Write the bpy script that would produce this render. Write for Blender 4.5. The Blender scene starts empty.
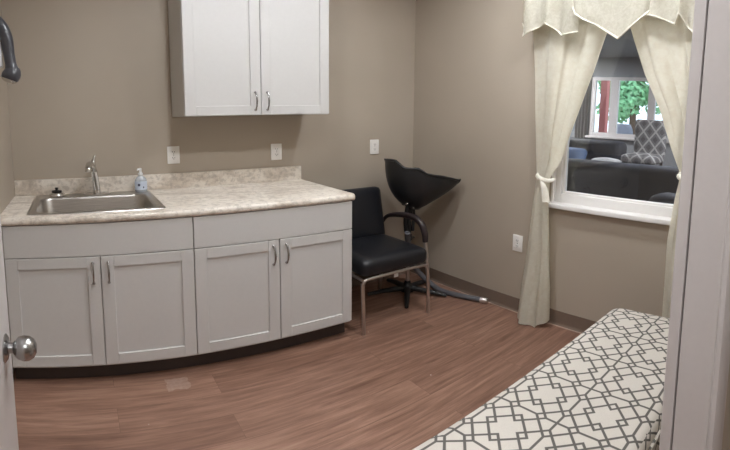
import bpy, bmesh, math, random
from mathutils import Matrix, Vector, noise
PI = math.pi
SC = bpy.context.scene
COL = SC.collection
random.seed(7)

# ------------------------------------------------------------------ materials
def srgb(r, g, b):
    f = lambda c: c / 12.92 if c <= .04045 else ((c + .055) / 1.055) ** 2.4
    return (f(r / 255), f(g / 255), f(b / 255), 1)

class NT:
    """tiny node-tree helper"""
    def __init__(s, name):
        s.m = bpy.data.materials.new(name); s.m.use_nodes = True
        s.t = s.m.node_tree; s.t.nodes.clear()
        s.out = s.n('ShaderNodeOutputMaterial')
    def n(s, kind, **kw):
        x = s.t.nodes.new(kind)
        for k, v in kw.items(): setattr(x, k, v)
        return x
    def set(s, sock, v):
        if isinstance(v, bpy.types.NodeSocket): s.t.links.new(v, sock)
        else: sock.default_value = v
    def math(s, op, a, b=None, c=None):
        x = s.n('ShaderNodeMath', operation=op)
        s.set(x.inputs[0], a)
        if b is not None: s.set(x.inputs[1], b)
        if c is not None: s.set(x.inputs[2], c)
        return x.outputs[0]
    def coord(s): return s.n('ShaderNodeTexCoord').outputs['Object']
    def pos(s): return s.n('ShaderNodeNewGeometry').outputs['Position']
    def mapping(s, v, scale=(1, 1, 1), loc=(0, 0, 0), rot=(0, 0, 0)):
        x = s.n('ShaderNodeMapping'); s.set(x.inputs[0], v)
        x.inputs['Scale'].default_value = scale; x.inputs['Location'].default_value = loc; x.inputs['Rotation'].default_value = rot
        return x.outputs[0]
    def noise(s, v, scale, detail=4, rough=.55, dist=0):
        x = s.n('ShaderNodeTexNoise'); s.set(x.inputs['Vector'], v)
        x.inputs['Scale'].default_value = scale; x.inputs['Detail'].default_value = detail
        x.inputs['Roughness'].default_value = rough; x.inputs['Distortion'].default_value = dist
        return x.outputs['Fac']
    def ramp(s, f, stops):
        x = s.n('ShaderNodeValToRGB'); s.set(x.inputs[0], f)
        e = x.color_ramp.elements
        while len(e) < len(stops): e.new(.5)
        for el, (p, c) in zip(e, stops): el.position = p; el.color = c
        return x.outputs[0]
    def mix(s, f, a, b, blend='MIX'):
        x = s.n('ShaderNodeMix', data_type='RGBA', blend_type=blend)
        s.set(x.inputs[0], f); s.set(x.inputs[6], a); s.set(x.inputs[7], b)
        return x.outputs[2]
    def bsdf(s, color, rough=.5, metal=0, bump=None, bstr=.2, bdist=.002, **kw):
        p = s.n('ShaderNodeBsdfPrincipled')
        s.set(p.inputs['Base Color'], color); s.set(p.inputs['Roughness'], rough); s.set(p.inputs['Metallic'], metal)
        for k, v in kw.items(): s.set(p.inputs[k.replace('_', ' ')], v)
        if bump is not None:
            b = s.n('ShaderNodeBump'); b.inputs['Strength'].default_value = bstr; b.inputs['Distance'].default_value = bdist
            s.set(b.inputs['Height'], bump); s.t.links.new(b.outputs[0], p.inputs['Normal'])
        s.t.links.new(p.outputs[0], s.out.inputs[0])
        return s.m

def plain(name, rgb, rough=.5, metal=0, var=.06, nscale=30, bstr=.05, **kw):
    t = NT(name); c = srgb(*rgb); n = t.noise(t.coord(), nscale)
    lo = tuple(x * (1 - var) for x in c[:3]) + (1,); hi = tuple(min(1, x * (1 + var)) for x in c[:3]) + (1,)
    return t.bsdf(t.ramp(n, [(.3, lo), (.7, hi)]), rough, metal, bump=n, bstr=bstr, **kw)

M = {}
def build_materials():
    # painted taupe wall, orange-peel texture
    t = NT('taupe_wall_paint'); p = t.pos()
    n = t.noise(p, 160, 3); big = t.noise(p, 1.3, 3)
    M['wall'] = t.bsdf(t.ramp(big, [(.3, srgb(172, 160, 145)), (.7, srgb(178, 166, 151))]), .62, bump=n, bstr=.25, bdist=.0012)
    M['ceiling'] = plain('white_ceiling', (225, 223, 218), .9, var=.02)
    M['lounge_wall'] = plain('grey_lounge_wall', (150, 152, 156), .8, var=.03, nscale=4)
    M['cab'] = plain('white_cabinet_paint', (203, 201, 199), .38, var=.012, nscale=60, bstr=.02)
    M['trim'] = plain('white_trim_paint', (206, 200, 198), .42, var=.012, nscale=80, bstr=.05)
    M['vinyl_white'] = plain('white_window_vinyl', (236, 233, 230), .35, var=.01)
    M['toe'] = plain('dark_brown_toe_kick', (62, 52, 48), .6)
    M['base'] = plain('brown_vinyl_cove_base', (118, 101, 89), .5, var=.03)
    M['lit_toe'] = plain('lit_base_toe', (176, 150, 134), .5, var=.03)  # paler than the base: light on the toe painted in
    # laminate counter
    t = NT('mottled_granite_laminate'); p = t.pos()
    a = t.noise(t.mapping(p, (1, 1.9, 1.6)), 4.2, 6, .66, .7); b = t.noise(p, 34, 5, .7, .3); c = t.noise(p, 2.2, 3, .5)
    col = t.ramp(a, [(.30, srgb(172, 159, 146)), (.43, srgb(212, 200, 187)), (.55, srgb(234, 226, 216)), (.72, srgb(222, 209, 195))])
    col = t.mix(t.math('MULTIPLY', t.ramp(b, [(.40, (1, 1, 1, 1)), (.52, (0, 0, 0, 1))]), .5), col, srgb(150, 138, 128))
    col = t.mix(t.math('MULTIPLY', c, .3), col, srgb(226, 216, 200))
    M['counter'] = t.bsdf(col, .33)
    # floor: wood-look plank vinyl running along x
    t = NT('brown_wood_plank_vinyl'); p = t.pos()
    br = t.n('ShaderNodeTexBrick', offset=.37, squash=1)
    t.set(br.inputs['Vector'], t.mapping(p, (1, 1, 1), (.3, .05, 0)))
    br.inputs['Scale'].default_value = 1; br.inputs['Brick Width'].default_value = 1.22; br.inputs['Row Height'].default_value = .152
    br.inputs['Mortar Size'].default_value = .0012; br.inputs['Mortar Smooth'].default_value = .4; br.inputs['Bias'].default_value = 0
    br.inputs['Color1'].default_value = (0, 0, 0, 1); br.inputs['Color2'].default_value = (1, 1, 1, 1); br.inputs['Mortar'].default_value = (.3, .3, .3, 1)
    per = t.n('ShaderNodeSeparateColor'); t.t.links.new(br.outputs['Color'], per.inputs[0]); per = per.outputs[0]
    off = t.n('ShaderNodeCombineXYZ'); t.set(off.inputs[0], t.math('MULTIPLY', per, 7.3)); t.set(off.inputs[2], t.math('MULTIPLY', per, 3.1))
    va = t.n('ShaderNodeVectorMath', operation='ADD'); t.set(va.inputs[0], p); t.set(va.inputs[1], off.outputs[0])
    g1 = t.noise(t.mapping(va.outputs[0], (1.4, 17, 1)), 2.2, 6, .62, .5)
    g2 = t.noise(t.mapping(va.outputs[0], (3, 90, 1)), 3, 4, .6)
    f = t.math('ADD', t.math('MULTIPLY', g1, .62), t.math('ADD', t.math('MULTIPLY', g2, .23), t.math('MULTIPLY', per, .10)))
    col = t.ramp(f, [(.30, srgb(105, 75, 61)), (.44, srgb(132, 99, 83)), (.55, srgb(151, 116, 98)), (.70, srgb(170, 137, 117))])
    col = t.mix(t.math('MULTIPLY', br.outputs['Fac'], .35), col, srgb(70, 50, 42))
    # pale scuff near the left cabinet
    s = t.n('ShaderNodeSeparateXYZ'); t.set(s.inputs[0], p); wob = t.math('MULTIPLY', t.math('SUBTRACT', t.noise(p, 25), .5), .05)
    dx = t.math('SUBTRACT', t.math('ABSOLUTE', t.math('SUBTRACT', s.outputs[0], .755)), .05)
    dy = t.math('SUBTRACT', t.math('ABSOLUTE', t.math('SUBTRACT', s.outputs[1], -.685)), .045)
    d = t.math('ADD', t.math('MAXIMUM', dx, dy), wob)
    sc = t.math('MULTIPLY', t.math('LESS_THAN', d, 0), t.math('MULTIPLY', t.noise(p, 60), .55))
    col = t.mix(sc, col, srgb(196, 176, 164))
    # specks of dust
    vo = t.n('ShaderNodeTexVoronoi'); t.set(vo.inputs['Vector'], p); vo.inputs['Scale'].default_value = 5
    sp = t.math('MULTIPLY', t.math('LESS_THAN', vo.outputs['Distance'], .022), .55)
    col = t.mix(sp, col, srgb(205, 195, 186))
    M['floor'] = t.bsdf(col, t.math('ADD', .34, t.math('MULTIPLY', g2, .16)), bump=t.math('ADD', g2, t.math('MULTIPLY', br.outputs['Fac'], -1.5)), bstr=.12, bdist=.001)
    # metals
    t = NT('brushed_stainless'); n = t.noise(t.mapping(t.coord(), (4, 160, 60)), 3)
    M['steel'] = t.bsdf(t.ramp(n, [(.3, srgb(176, 172, 168)), (.7, srgb(200, 196, 191))]), .3, 1, bump=n, bstr=.04)
    M['chrome'] = plain('polished_chrome', (214, 213, 212), .1, 1, var=.01)
    M['nickel'] = plain('satin_nickel', (168, 166, 165), .27, 1, var=.02)
    M['frame_chrome'] = plain('worn_chrome_tube', (205, 198, 194), .34, 1, var=.03)
    M['black_vinyl'] = plain('black_vinyl_upholstery', (25, 26, 31), .36, var=.15, nscale=90, bstr=.12)
    M['arm_vinyl'] = plain('dark_brown_black_arm_pad', (44, 34, 35), .42, var=.15)
    M['black_plastic'] = plain('black_plastic', (24, 23, 24), .42, var=.1)
    M['bowl'] = plain('matt_black_bowl_plastic', (30, 30, 32), .4, var=.2, nscale=14, bstr=.1)
    M['hose'] = plain('grey_hose_rubber', (92, 91, 95), .45, var=.1)
    M['dryer'] = plain('dark_grey_dryer_plastic', (72, 72, 78), .3, var=.08)
    M['cradle'] = plain('pale_grey_cradle_plastic', (206, 206, 208), .4, var=.02)
    M['plate'] = plain('white_outlet_plastic', (238, 235, 231), .35, var=.01)
    M['slot'] = plain('dark_outlet_slot', (60, 56, 52), .6)
    # curtains: woven cream cloth, slightly translucent
    t = NT('cream_curtain_cloth'); p = t.pos()
    w1 = t.noise(t.mapping(p, (90, 90, 900)), 1, 2); w2 = t.noise(t.mapping(p, (900, 900, 90)), 1, 2); pat = t.noise(p, 30, 3, .6, .8)
    n = t.math('ADD', t.math('ADD', w1, w2), t.math('MULTIPLY', pat, .6))
    col = t.ramp(pat, [(.35, srgb(240, 234, 220)), (.65, srgb(247, 243, 231))])
    t.bsdf(col, .72, bump=n, bstr=.10, bdist=.001)
    pb = [x for x in t.t.nodes if x.type == 'BSDF_PRINCIPLED'][0]
    tr = t.n('ShaderNodeBsdfTranslucent'); t.set(tr.inputs[0], srgb(232, 222, 190)); mx = t.n('ShaderNodeMixShader'); mx.inputs[0].default_value = .08
    t.t.links.new(pb.outputs[0], mx.inputs[1]); t.t.links.new(tr.outputs[0], mx.inputs[2]); t.t.links.new(mx.outputs[0], t.out.inputs[0])
    M['curtain'] = t.m
    t = NT('cream_valance_brocade'); p = t.pos()
    fl = t.n('ShaderNodeTexVoronoi'); t.set(fl.inputs['Vector'], p); fl.inputs['Scale'].default_value = 26
    n = t.noise(p, 42, 3, .6, 1.2)
    M['valance'] = t.bsdf(t.ramp(n, [(.38, srgb(216, 210, 194)), (.62, srgb(228, 223, 209))]), t.ramp(n, [(.4, (.7, .7, .7, 1)), (.6, (.4, .4, .4, 1))]), bump=n, bstr=.35, bdist=.003)
    # bench fabric: grey fretwork on off-white.  P,Q folded into one triangle of the repeat
    t = NT('fretwork_print_fabric'); p = t.pos(); s = t.n('ShaderNodeSeparateXYZ'); t.set(s.inputs[0], p)
    pitch = .193; X0, Y0 = 1.502, -1.960
    # sides hang down: fold z into the outward direction so the print carries on over the edge
    x = t.math('SUBTRACT', s.outputs[0], X0); y = t.math('SUBTRACT', s.outputs[1], Y0)
    dz = t.math('SUBTRACT', .45, s.outputs[2])
    nrm = t.n('ShaderNodeSeparateXYZ'); t.set(nrm.inputs[0], t.n('ShaderNodeNewGeometry').outputs['True Normal'])
    x = t.math('ADD', x, t.math('MULTIPLY', dz, t.math('ROUND', nrm.outputs[0]))); y = t.math('ADD', y, t.math('MULTIPLY', dz, t.math('ROUND', nrm.outputs[1])))
    def fold(v):
        v = t.math('DIVIDE', v, pitch)
        return t.math('ABSOLUTE', t.math('SUBTRACT', t.math('FLOORED_MODULO', t.math('ADD', v, 1), 2), 1))
    P = fold(t.math('SUBTRACT', x, y)); Q = fold(t.math('ADD', x, y))
    A = t.math('MAXIMUM', P, Q); B = t.math('MINIMUM', P, Q)
    over = t.math('GREATER_THAN', t.math('ADD', A, B), 1)
    def lerp(f, a, b): return t.math('ADD', t.math('MULTIPLY', a, t.math('SUBTRACT', 1, f)), t.math('MULTIPLY', b, f))
    P = lerp(over, A, t.math('SUBTRACT', 1, B)); Q = lerp(over, B, t.math('SUBTRACT', 1, A))
    i, o = .185, .345
    ab = lambda a, c: t.math('ABSOLUTE', t.math('SUBTRACT', a, c))
    mx_ = lambda *a: a[0] if len(a) == 1 else t.math('MAXIMUM', a[0], mx_(*a[1:]))
    mn_ = lambda *a: a[0] if len(a) == 1 else t.math('MINIMUM', a[0], mn_(*a[1:]))
    s1 = mx_(ab(Q, i), t.math('SUBTRACT', i, P), t.math('SUBTRACT', P, 1 - i))
    s2 = mx_(ab(P, o), t.math('SUBTRACT', Q, o))
    s3 = mx_(ab(P, 1 - o), t.math('SUBTRACT', Q, o))
    dg = t.math('MULTIPLY', t.math('SUBTRACT', 1, t.math('ADD', P, Q)), .7071)
    s4 = mx_(dg, t.math('SUBTRACT', 1 - i, P)); s5 = mx_(dg, t.math('SUBTRACT', P, 1 - o))
    d = mn_(s1, s2, s3, s4, s5)
    line = t.ramp(d, [(.023, (1, 1, 1, 1)), (.033, (0, 0, 0, 1))])
    wv = t.noise(p, 900, 2)
    base = t.ramp(wv, [(.35, srgb(193, 186, 177)), (.65, srgb(206, 199, 190))]); ink = t.ramp(wv, [(.3, srgb(84, 80, 76)), (.7, srgb(98, 94, 89))])
    M['fret'] = t.bsdf(t.mix(line, base, ink), .8, bump=wv, bstr=.2, bdist=.001)
    M['dark_wood'] = plain('dark_stained_wood', (58, 42, 34), .45, var=.2)
    # glass
    def glass(name, tint, refl):
        t = NT(name); tr = t.n('ShaderNodeBsdfTransparent'); tr.inputs[0].default_value = tint
        gl = t.n('ShaderNodeBsdfGlossy'); gl.inputs['Roughness'].default_value = .01; gl.inputs[0].default_value = (1, 1, 1, 1)
        fr = t.n('ShaderNodeFresnel'); fr.inputs[0].default_value = 1.45
        mx = t.n('ShaderNodeMixShader'); t.set(mx.inputs[0], t.math('MULTIPLY', fr.outputs[0], refl))
        t.t.links.new(tr.outputs[0], mx.inputs[1]); t.t.links.new(gl.outputs[0], mx.inputs[2]); t.t.links.new(mx.outputs[0], t.out.inputs[0])
        return t.m
    M['glass'] = glass('window_glass', (.86, .89, .93, 1), 1.6)
    M['glass_out'] = glass('outer_window_glass', (.95, .97, .98, 1), .8)
    # clear plastic for the soap bottle
    t = NT('clear_soap_plastic'); tr = t.n('ShaderNodeBsdfTransparent'); tr.inputs[0].default_value = (.9, .94, .97, 1)
    pb = t.n('ShaderNodeBsdfPrincipled'); pb.inputs['Base Color'].default_value = srgb(214, 220, 228); pb.inputs['Roughness'].default_value = .15
    mx = t.n('ShaderNodeMixShader'); mx.inputs[0].default_value = .5
    t.t.links.new(tr.outputs[0], mx.inputs[1]); t.t.links.new(pb.outputs[0], mx.inputs[2]); t.t.links.new(mx.outputs[0], t.out.inputs[0])
    M['clear'] = t.m
    M['blue_label'] = plain('pale_blue_label', (200, 209, 224), .4, var=.03)
    M['navy_ink'] = plain('navy_label_ink', (50, 54, 84), .5)
    M['pump'] = plain('white_pump_plastic', (226, 226, 226), .35, var=.01)
    # lamps
    t = NT('lamp_diffuser'); em = t.n('ShaderNodeEmission'); em.inputs[0].default_value = (.93, .965, 1, 1); em.inputs[1].default_value = LAMP
    t.t.links.new(em.outputs[0], t.out.inputs[0]); M['lamp'] = t.m
    t = NT('hall_fill_diffuser'); em = t.n('ShaderNodeEmission'); em.inputs[0].default_value = (.95, .97, 1, 1); em.inputs[1].default_value = HALL
    t.t.links.new(em.outputs[0], t.out.inputs[0]); M['hall_fill'] = t.m  # emission for the added hall fill lights
    t = NT('lounge_fill_diffuser'); em = t.n('ShaderNodeEmission'); em.inputs[0].default_value = (1, .97, .93, 1); em.inputs[1].default_value = LOUNGE
    t.t.links.new(em.outputs[0], t.out.inputs[0]); M['lounge_fill'] = t.m  # emission for the added lounge fill lights
    # lounge + outdoors
    M['sofa'] = plain('charcoal_leather', (54, 57, 66), .62, var=.15, nscale=12, bstr=.1)
    M['pillow'] = plain('dusty_blue_cushion', (96, 120, 160), .8, var=.1)
    M['throw'] = plain('pale_throw_cloth', (205, 205, 208), .85, var=.06)
    t = NT('grey_damask_fabric'); p = t.coord(); s = t.n('ShaderNodeSeparateXYZ'); t.set(s.inputs[0], p)
    def tri(v, per): return t.math('ABSOLUTE', t.math('SUBTRACT', t.math('FLOORED_MODULO', t.math('DIVIDE', v, per), 1), .5))
    hgt = t.math('ADD', s.outputs[2], t.math('MULTIPLY', s.outputs[0], .8))
    dd = t.math('ABSOLUTE', t.math('SUBTRACT', t.math('ADD', tri(s.outputs[1], .19), tri(hgt, .27)), .5))
    ring = t.math('LESS_THAN', dd, .085); mid = t.math('GREATER_THAN', dd, .29)
    col = t.mix(ring, srgb(122, 120, 122), srgb(186, 184, 182)); col = t.mix(t.math('MULTIPLY', mid, .8), col, srgb(88, 86, 90))
    M['damask'] = t.bsdf(col, .8)
    M['grey_drape'] = plain('grey_lounge_drape', (138, 132, 134), .85, var=.1, nscale=8)
    M['lounge_floor'] = plain('dark_lounge_floor', (70, 60, 56), .5)
    M['concrete'] = plain('pale_concrete', (226, 224, 218), .9, var=.04, nscale=2)
    M['red_post'] = plain('red_brown_post_paint', (166, 92, 88), .6, var=.05)
    M['leaf'] = plain('green_leaves', (128, 182, 134), .7, var=.35, nscale=3)
    M['bark'] = plain('brown_bark', (84, 66, 54), .9, var=.2)
    M['planter'] = plain('grey_chair_shell', (150, 154, 166), .6, var=.05)

# ------------------------------------------------------------------ geometry helpers
def merge(bm, tmp):
    me = bpy.data.meshes.new('tmp'); tmp.to_mesh(me); tmp.free(); bm.from_mesh(me); bpy.data.meshes.remove(me)

def box(bm, x0, x1, y0, y1, z0, z1, bev=0, seg=2, rot=None):
    t = bmesh.new()
    bmesh.ops.create_cube(t, size=1, matrix=Matrix.Diagonal((x1 - x0, y1 - y0, z1 - z0, 1)))
    if bev: bmesh.ops.bevel(t, geom=t.edges[:], offset=bev, segments=seg, affect='EDGES', profile=.5)
    m = Matrix.Translation(((x0 + x1) / 2, (y0 + y1) / 2, (z0 + z1) / 2))
    if rot: m = m @ rot
    t.transform(m); merge(bm, t)

def catmull(pts, n=6):
    P = [Vector(p) for p in pts]; out = []
    for k in range(len(P) - 1):
        p0 = P[k - 1] if k else 2 * P[0] - P[1]; p1, p2 = P[k], P[k + 1]; p3 = P[k + 2] if k + 2 < len(P) else 2 * P[-1] - P[-2]
        for j in range(n):
            u = j / n
            out.append(.5 * (2 * p1 + (p2 - p0) * u + (2 * p0 - 5 * p1 + 4 * p2 - p3) * u * u + (3 * p1 - p0 - 3 * p2 + p3) * u ** 3))
    return out + [P[-1]]

def loft(bm, rings, closed=True, cap0=False, cap1=False):
    V = [[bm.verts.new(p) for p in r] for r in rings]; n = len(V[0])
    for a, b in zip(V, V[1:]):
        for j in range(n if closed else n - 1):
            k = (j + 1) % n
            bm.faces.new((a[j], a[k], b[k], b[j]))
    if cap0: bm.faces.new(V[0][::-1])
    if cap1: bm.faces.new(V[-1])
    return V

def tube(bm, pts, r, seg=12, squash=(1, 1)):
    P = [Vector(p) for p in pts]; n = len(P)
    R = r if isinstance(r, (list, tuple)) else [r] * n
    if len(R) != n:
        R = [R[min(len(R) - 1, int(k / (n - 1) * (len(R) - 1)))] * (1 - (k / (n - 1) * (len(R) - 1)) % 1) + R[min(len(R) - 1, int(k / (n - 1) * (len(R) - 1)) + 1)] * ((k / (n - 1) * (len(R) - 1)) % 1) for k in range(n)]
    T = [(P[min(k + 1, n - 1)] - P[max(k - 1, 0)]).normalized() for k in range(n)]
    u = T[0].orthogonal().normalized(); rings = []
    for k in range(n):
        u = (u - T[k] * u.dot(T[k])).normalized(); v = T[k].cross(u)
        rings.append([P[k] + (u * math.cos(a) * squash[0] + v * math.sin(a) * squash[1]) * R[k] for a in [2 * PI * j / seg for j in range(seg)]])
    loft(bm, rings, True, True, True)

def lathe(bm, prof, c=(0, 0, 0), seg=24, mat=None, cap=True):
    m = Matrix.Translation(c) @ (mat or Matrix())
    rings = [[m @ Vector((max(r, 1e-4) * math.cos(2 * PI * j / seg), max(r, 1e-4) * math.sin(2 * PI * j / seg), z)) for j in range(seg)] for r, z in prof]
    loft(bm, rings, True, cap, cap)

def rrect(x0, x1, y0, y1, z, r, n=6):
    out = []
    for cx, cy, a0 in ((x1 - r, y1 - r, 0), (x0 + r, y1 - r, PI / 2), (x0 + r, y0 + r, PI), (x1 - r, y0 + r, 1.5 * PI)):
        for k in range(n + 1):
            a = a0 + PI / 2 * k / n
            out.append(Vector((cx + r * math.cos(a), cy + r * math.sin(a), z)))
    return out

LOC = {}
def finish(name, bm, mat, loc, parent=None, smooth=40):
    bmesh.ops.recalc_face_normals(bm, faces=bm.faces[:])
    bm.transform(Matrix.Translation(-Vector(loc)))
    me = bpy.data.meshes.new(name); bm.to_mesh(me); bm.free()
    me.materials.append(mat)
    if smooth: me.shade_smooth(); me.set_sharp_from_angle(angle=math.radians(smooth))
    o = bpy.data.objects.new(name, me); COL.objects.link(o)
    if parent is None: o.location = loc
    else: o.parent = parent
    LOC[o.name] = Vector(loc)
    return o

def part(name, bm, mat, parent, label=None, smooth=40):
    o = finish(name, bm, mat, LOC[parent.name], parent, smooth)
    if label: o['label'] = label
    return o

def tag(o, label, cat, group=None):
    o['label'] = label; o['category'] = cat
    if group: o['group'] = group
    return o

def thing(name, label, cat, loc, group=None):
    o = bpy.data.objects.new(name, None); COL.objects.link(o); o.location = loc; o.empty_display_size = .1
    LOC[o.name] = Vector(loc)
    return tag(o, label, cat, group)

def single(name, bm, mat, loc, label, cat, group=None, smooth=40):
    return tag(finish(name, bm, mat, loc, None, smooth), label, cat, group)

def struct(name, bm, mat, parent=None, smooth=40):
    o = finish(name, bm, mat, LOC[parent.name] if parent else (0, 0, 0), parent, smooth)
    o['kind'] = 'structure'
    return o

def dup(root, loc, label=None):
    def cp(o, par):
        c = o.copy(); COL.objects.link(c)
        if par: c.parent = par
        for ch in [x for x in bpy.data.objects if x.parent == o and x is not c]: cp(ch, c)
        return c
    r = cp(root, None); r.location = loc; LOC[r.name] = Vector(loc)
    if label: r['label'] = label
    return r

def nb(): return bmesh.new()

# ------------------------------------------------------------------ settings
LAMP, HALL, LOUNGE = 212.0, 23.0, 1700.0
build_materials()
W = 2.641           # right wall
YF, YB = -2.456, -2.512   # front wall, room face and hall face
H = 2.6

# ------------------------------------------------------------------ shell
b = nb(); box(b, -1.6, W + .12, -4.3, .1, -.1, 0); struct('floor', b, M['floor'], smooth=0)
b = nb(); box(b, -1.6, W + .12, -4.3, .1, H, H + .1); struct('ceiling', b, M['ceiling'], smooth=0)
b = nb(); box(b, -.1, W + .12, 0, .1, 0, H); struct('wall_back', b, M['wall'], smooth=0)
b = nb(); box(b, -.1, 0, YB, 0, 0, H); struct('wall_left', b, M['wall'], smooth=0)
WY0, WY1, WZ0, WZ1 = -2.03, -1.21, .835, 2.08
b = nb()
box(b, W, W + .12, WY1, 0, 0, H); box(b, W, W + .12, -4.3, WY0, 0, H); box(b, W, W + .12, WY0, WY1, 0, WZ0); box(b, W, W + .12, WY0, WY1, WZ1, H)
struct('wall_right', b, M['wall'], smooth=0)
DX0, DX1, DH = .125, 1.12, 2.06
b = nb()
box(b, 0, DX0, YB, YF, 0, H); box(b, DX1, W, YB, YF, 0, H); box(b, DX0, DX1, YB, YF, DH, H)
struct('wall_front', b, M['wall'], smooth=0)
b = nb(); box(b, -1.6, W, -4.3, -4.2, 0, H); box(b, -1.6, -1.5, -4.2, YB, 0, H); box(b, -1.5, -.1, YB, YB + .1, 0, H)
struct('wall_hall', b, M['wall'], smooth=0)

def cove(name, pts_fn):
    b = nb(); prof = [(0, 0), (.016, 0), (.013, .004), (.007, .012), (.005, .025), (.005, .1), (0, .1)]
    pts_fn(b, prof); o = struct(name, b, M['base']); return o
def run(b, prof, axis, wall, a0, a1, sgn):
    rings = []
    for a in (a0, a1):
        rings.append([Vector((wall + sgn * d, a, z)) if axis == 'y' else Vector((a, wall + sgn * d, z)) for d, z in prof])
    loft(b, rings, True, True, True)
cove('baseboard_right', lambda b, p: run(b, p, 'y', W, YF, 0, -1))
cove('baseboard_back', lambda b, p: run(b, p, 'x', 0, 1.73, W, -1))
cove('baseboard_front', lambda b, p: run(b, p, 'x', YF, DX1 + .06, W, 1))
# pale strip along the cove toe: the light it catches, put into colour
b = nb(); box(b, W - .022, W - .014, YF, 0, 0, .006, .002, 1); struct('trim_1', b, M['lit_toe'])

# doorway: jambs and casings
b = nb()
box(b, DX1 - .02, DX1 + .002, YB - .004, YF - .002, 0, DH, .004, 3)       # jamb board
box(b, DX1 - .019, DX1 + .045, YF + .0005, YF + .021, 0, DH + .05, .004)    # room casing
box(b, DX1 - .011, DX1 + .090, YB - .014, YB, 0, DH + .05, .005)           # hall casing
struct('trim_2', b, M['trim'])
b = nb()
box(b, DX0 - .002, DX0 + .02, YB - .002, YF - .004, 0, DH, .003); box(b, DX0 - .05, DX0 + .011, YB - .014, YB, 0, DH + .05, .005)
struct('trim_3', b, M['trim'])
b = nb(); box(b, DX0 + .02, DX1 - .02, YB, YF, DH - .02, DH, .003); struct('trim_4', b, M['trim'])

# open door leaf
DF, DT = .191, .044; DY0, DY1 = -2.43, -1.615
b = nb(); box(b, DF - DT, DF, DY0, DY1, .012, 2.03, .003)
door = struct('door_1', b, M['trim'])
b = nb()
kx, ky, kz = DF, -1.69, .845
rx = Matrix.Rotation(PI / 2, 4, 'Y')
lathe(b, [(0, 0), (.033, 0), (.034, .004), (.026, .009), (.013, .011), (.0125, .020), (.019, .024), (.0265, .032), (.0298, .043), (.0285, .055), (.022, .065), (.011, .0705), (0, .071)], (kx - .002, ky, kz), 32, rx)
o = finish('door_knob', b, M['nickel'], (0, 0, 0), door)
b = nb()
for z in (.25, 1.05, 1.85): tube(b, [(DF - DT - .006, DY0 + .004, z - .045), (DF - DT - .006, DY0 + .004, z + .045)], .007)
finish('door_hinge', b, M['nickel'], (0, 0, 0), door)

# ------------------------------------------------------------------ base cabinets
FX = -.616      # carcass front (doors are 19 mm thick)
CT = .914
CB = CT - .038
def shaker(name, par, x0, x1, z0, z1, yf, th=.019, rail=.057, rec=.008):
    """framed door: stiles, rails and a recessed flat panel, front towards -y"""
    b = nb(); y0, y1 = yf - th, yf
    box(b, x0, x0 + rail, y0, y1, z0, z1, .0018, 1); box(b, x1 - rail, x1, y0, y1, z0, z1, .0018, 1)
    box(b, x0 + rail, x1 - rail, y0, y1, z0, z0 + rail, .0018, 1); box(b, x0 + rail, x1 - rail, y0, y1, z1 - rail, z1, .0018, 1)
    box(b, x0 + rail - .004, x1 - rail + .004, y0 + rec, y1 - .002, z0 + rail - .004, z1 - rail + .004)
    return part(name, b, M['cab'], par, smooth=30)
def pull(par, x, z, yf):
    """arched bow pull, 118 mm"""
    b = nb(); h = .056; zz = [-1, -.93, -.8, -.5, 0, .5, .8, .93, 1]; dd = [.004, .007, .013, .022, .026, .022, .013, .007, .004]; rr = [.0055, .0065, .0045, .0042, .0052, .0042, .0045, .0065, .0055]
    tube(b, [(x, yf - d, z + h * k) for k, d in zip(zz, dd)], rr, 10, (1, 1))
    for s in (-1, 1): lathe(b, [(0, 0), (.007, 0), (.007, .006), (.004, .009), (0, .009)], (x, yf + .001, z + s * h * .95), 12, Matrix.Rotation(PI / 2, 4, 'X'))
    return part('handle', b, M['nickel'], par, 'satin nickel arched pull')

def base_cabinet(x0, x1, split, label, end_right):
    r = thing('base_cabinet', label, 'cabinet', ((x0 + x1) / 2, -.3, 0), 'base cabinets under the counter')
    b = nb(); t = .018
    box(b, x0, x0 + t, FX, -.004, .1, CB); box(b, x1 - t, x1, FX, -.004, .1, CB)
    box(b, x0 + t, x1 - t, FX, -.004, .1, .118); box(b, x0 + t, x1 - t, -.02, -.004, .118, CB)
    box(b, x0 + t, x1 - t, FX, FX + .02, CB - .19, CB); box(b, split - .02, split + .02, FX, FX + .02, .118, CB - .19)
    box(b, x1 - t, x1, -.54, -.004, 0, .1); box(b, x0, x0 + t, -.54, -.004, 0, .1)
    part('body', b, M['cab'], r, smooth=0)
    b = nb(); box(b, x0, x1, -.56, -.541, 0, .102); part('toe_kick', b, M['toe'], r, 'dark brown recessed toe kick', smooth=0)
    g = .0022
    b = nb(); box(b, x0 + g, x1 - g, FX - .019, FX, .7035, CB - .004, .0018, 1); part('drawer_front', b, M['cab'], r, smooth=30)
    for a, c, hx in ((x0, split, split - .034), (split, x1, split + .034)):
        d = shaker('door', r, a + g, c - g, .115, .699, FX)
        pull(d, hx, .614, FX - .019)
    return r
X1, X2, X3 = .017, .861, 1.697
base_cabinet(X1, X2, .440, 'white base cabinet with two framed doors below the sink', False)
base_cabinet(X2, X3, 1.283, 'white base cabinet with two framed doors beside the black chair', True)

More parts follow.
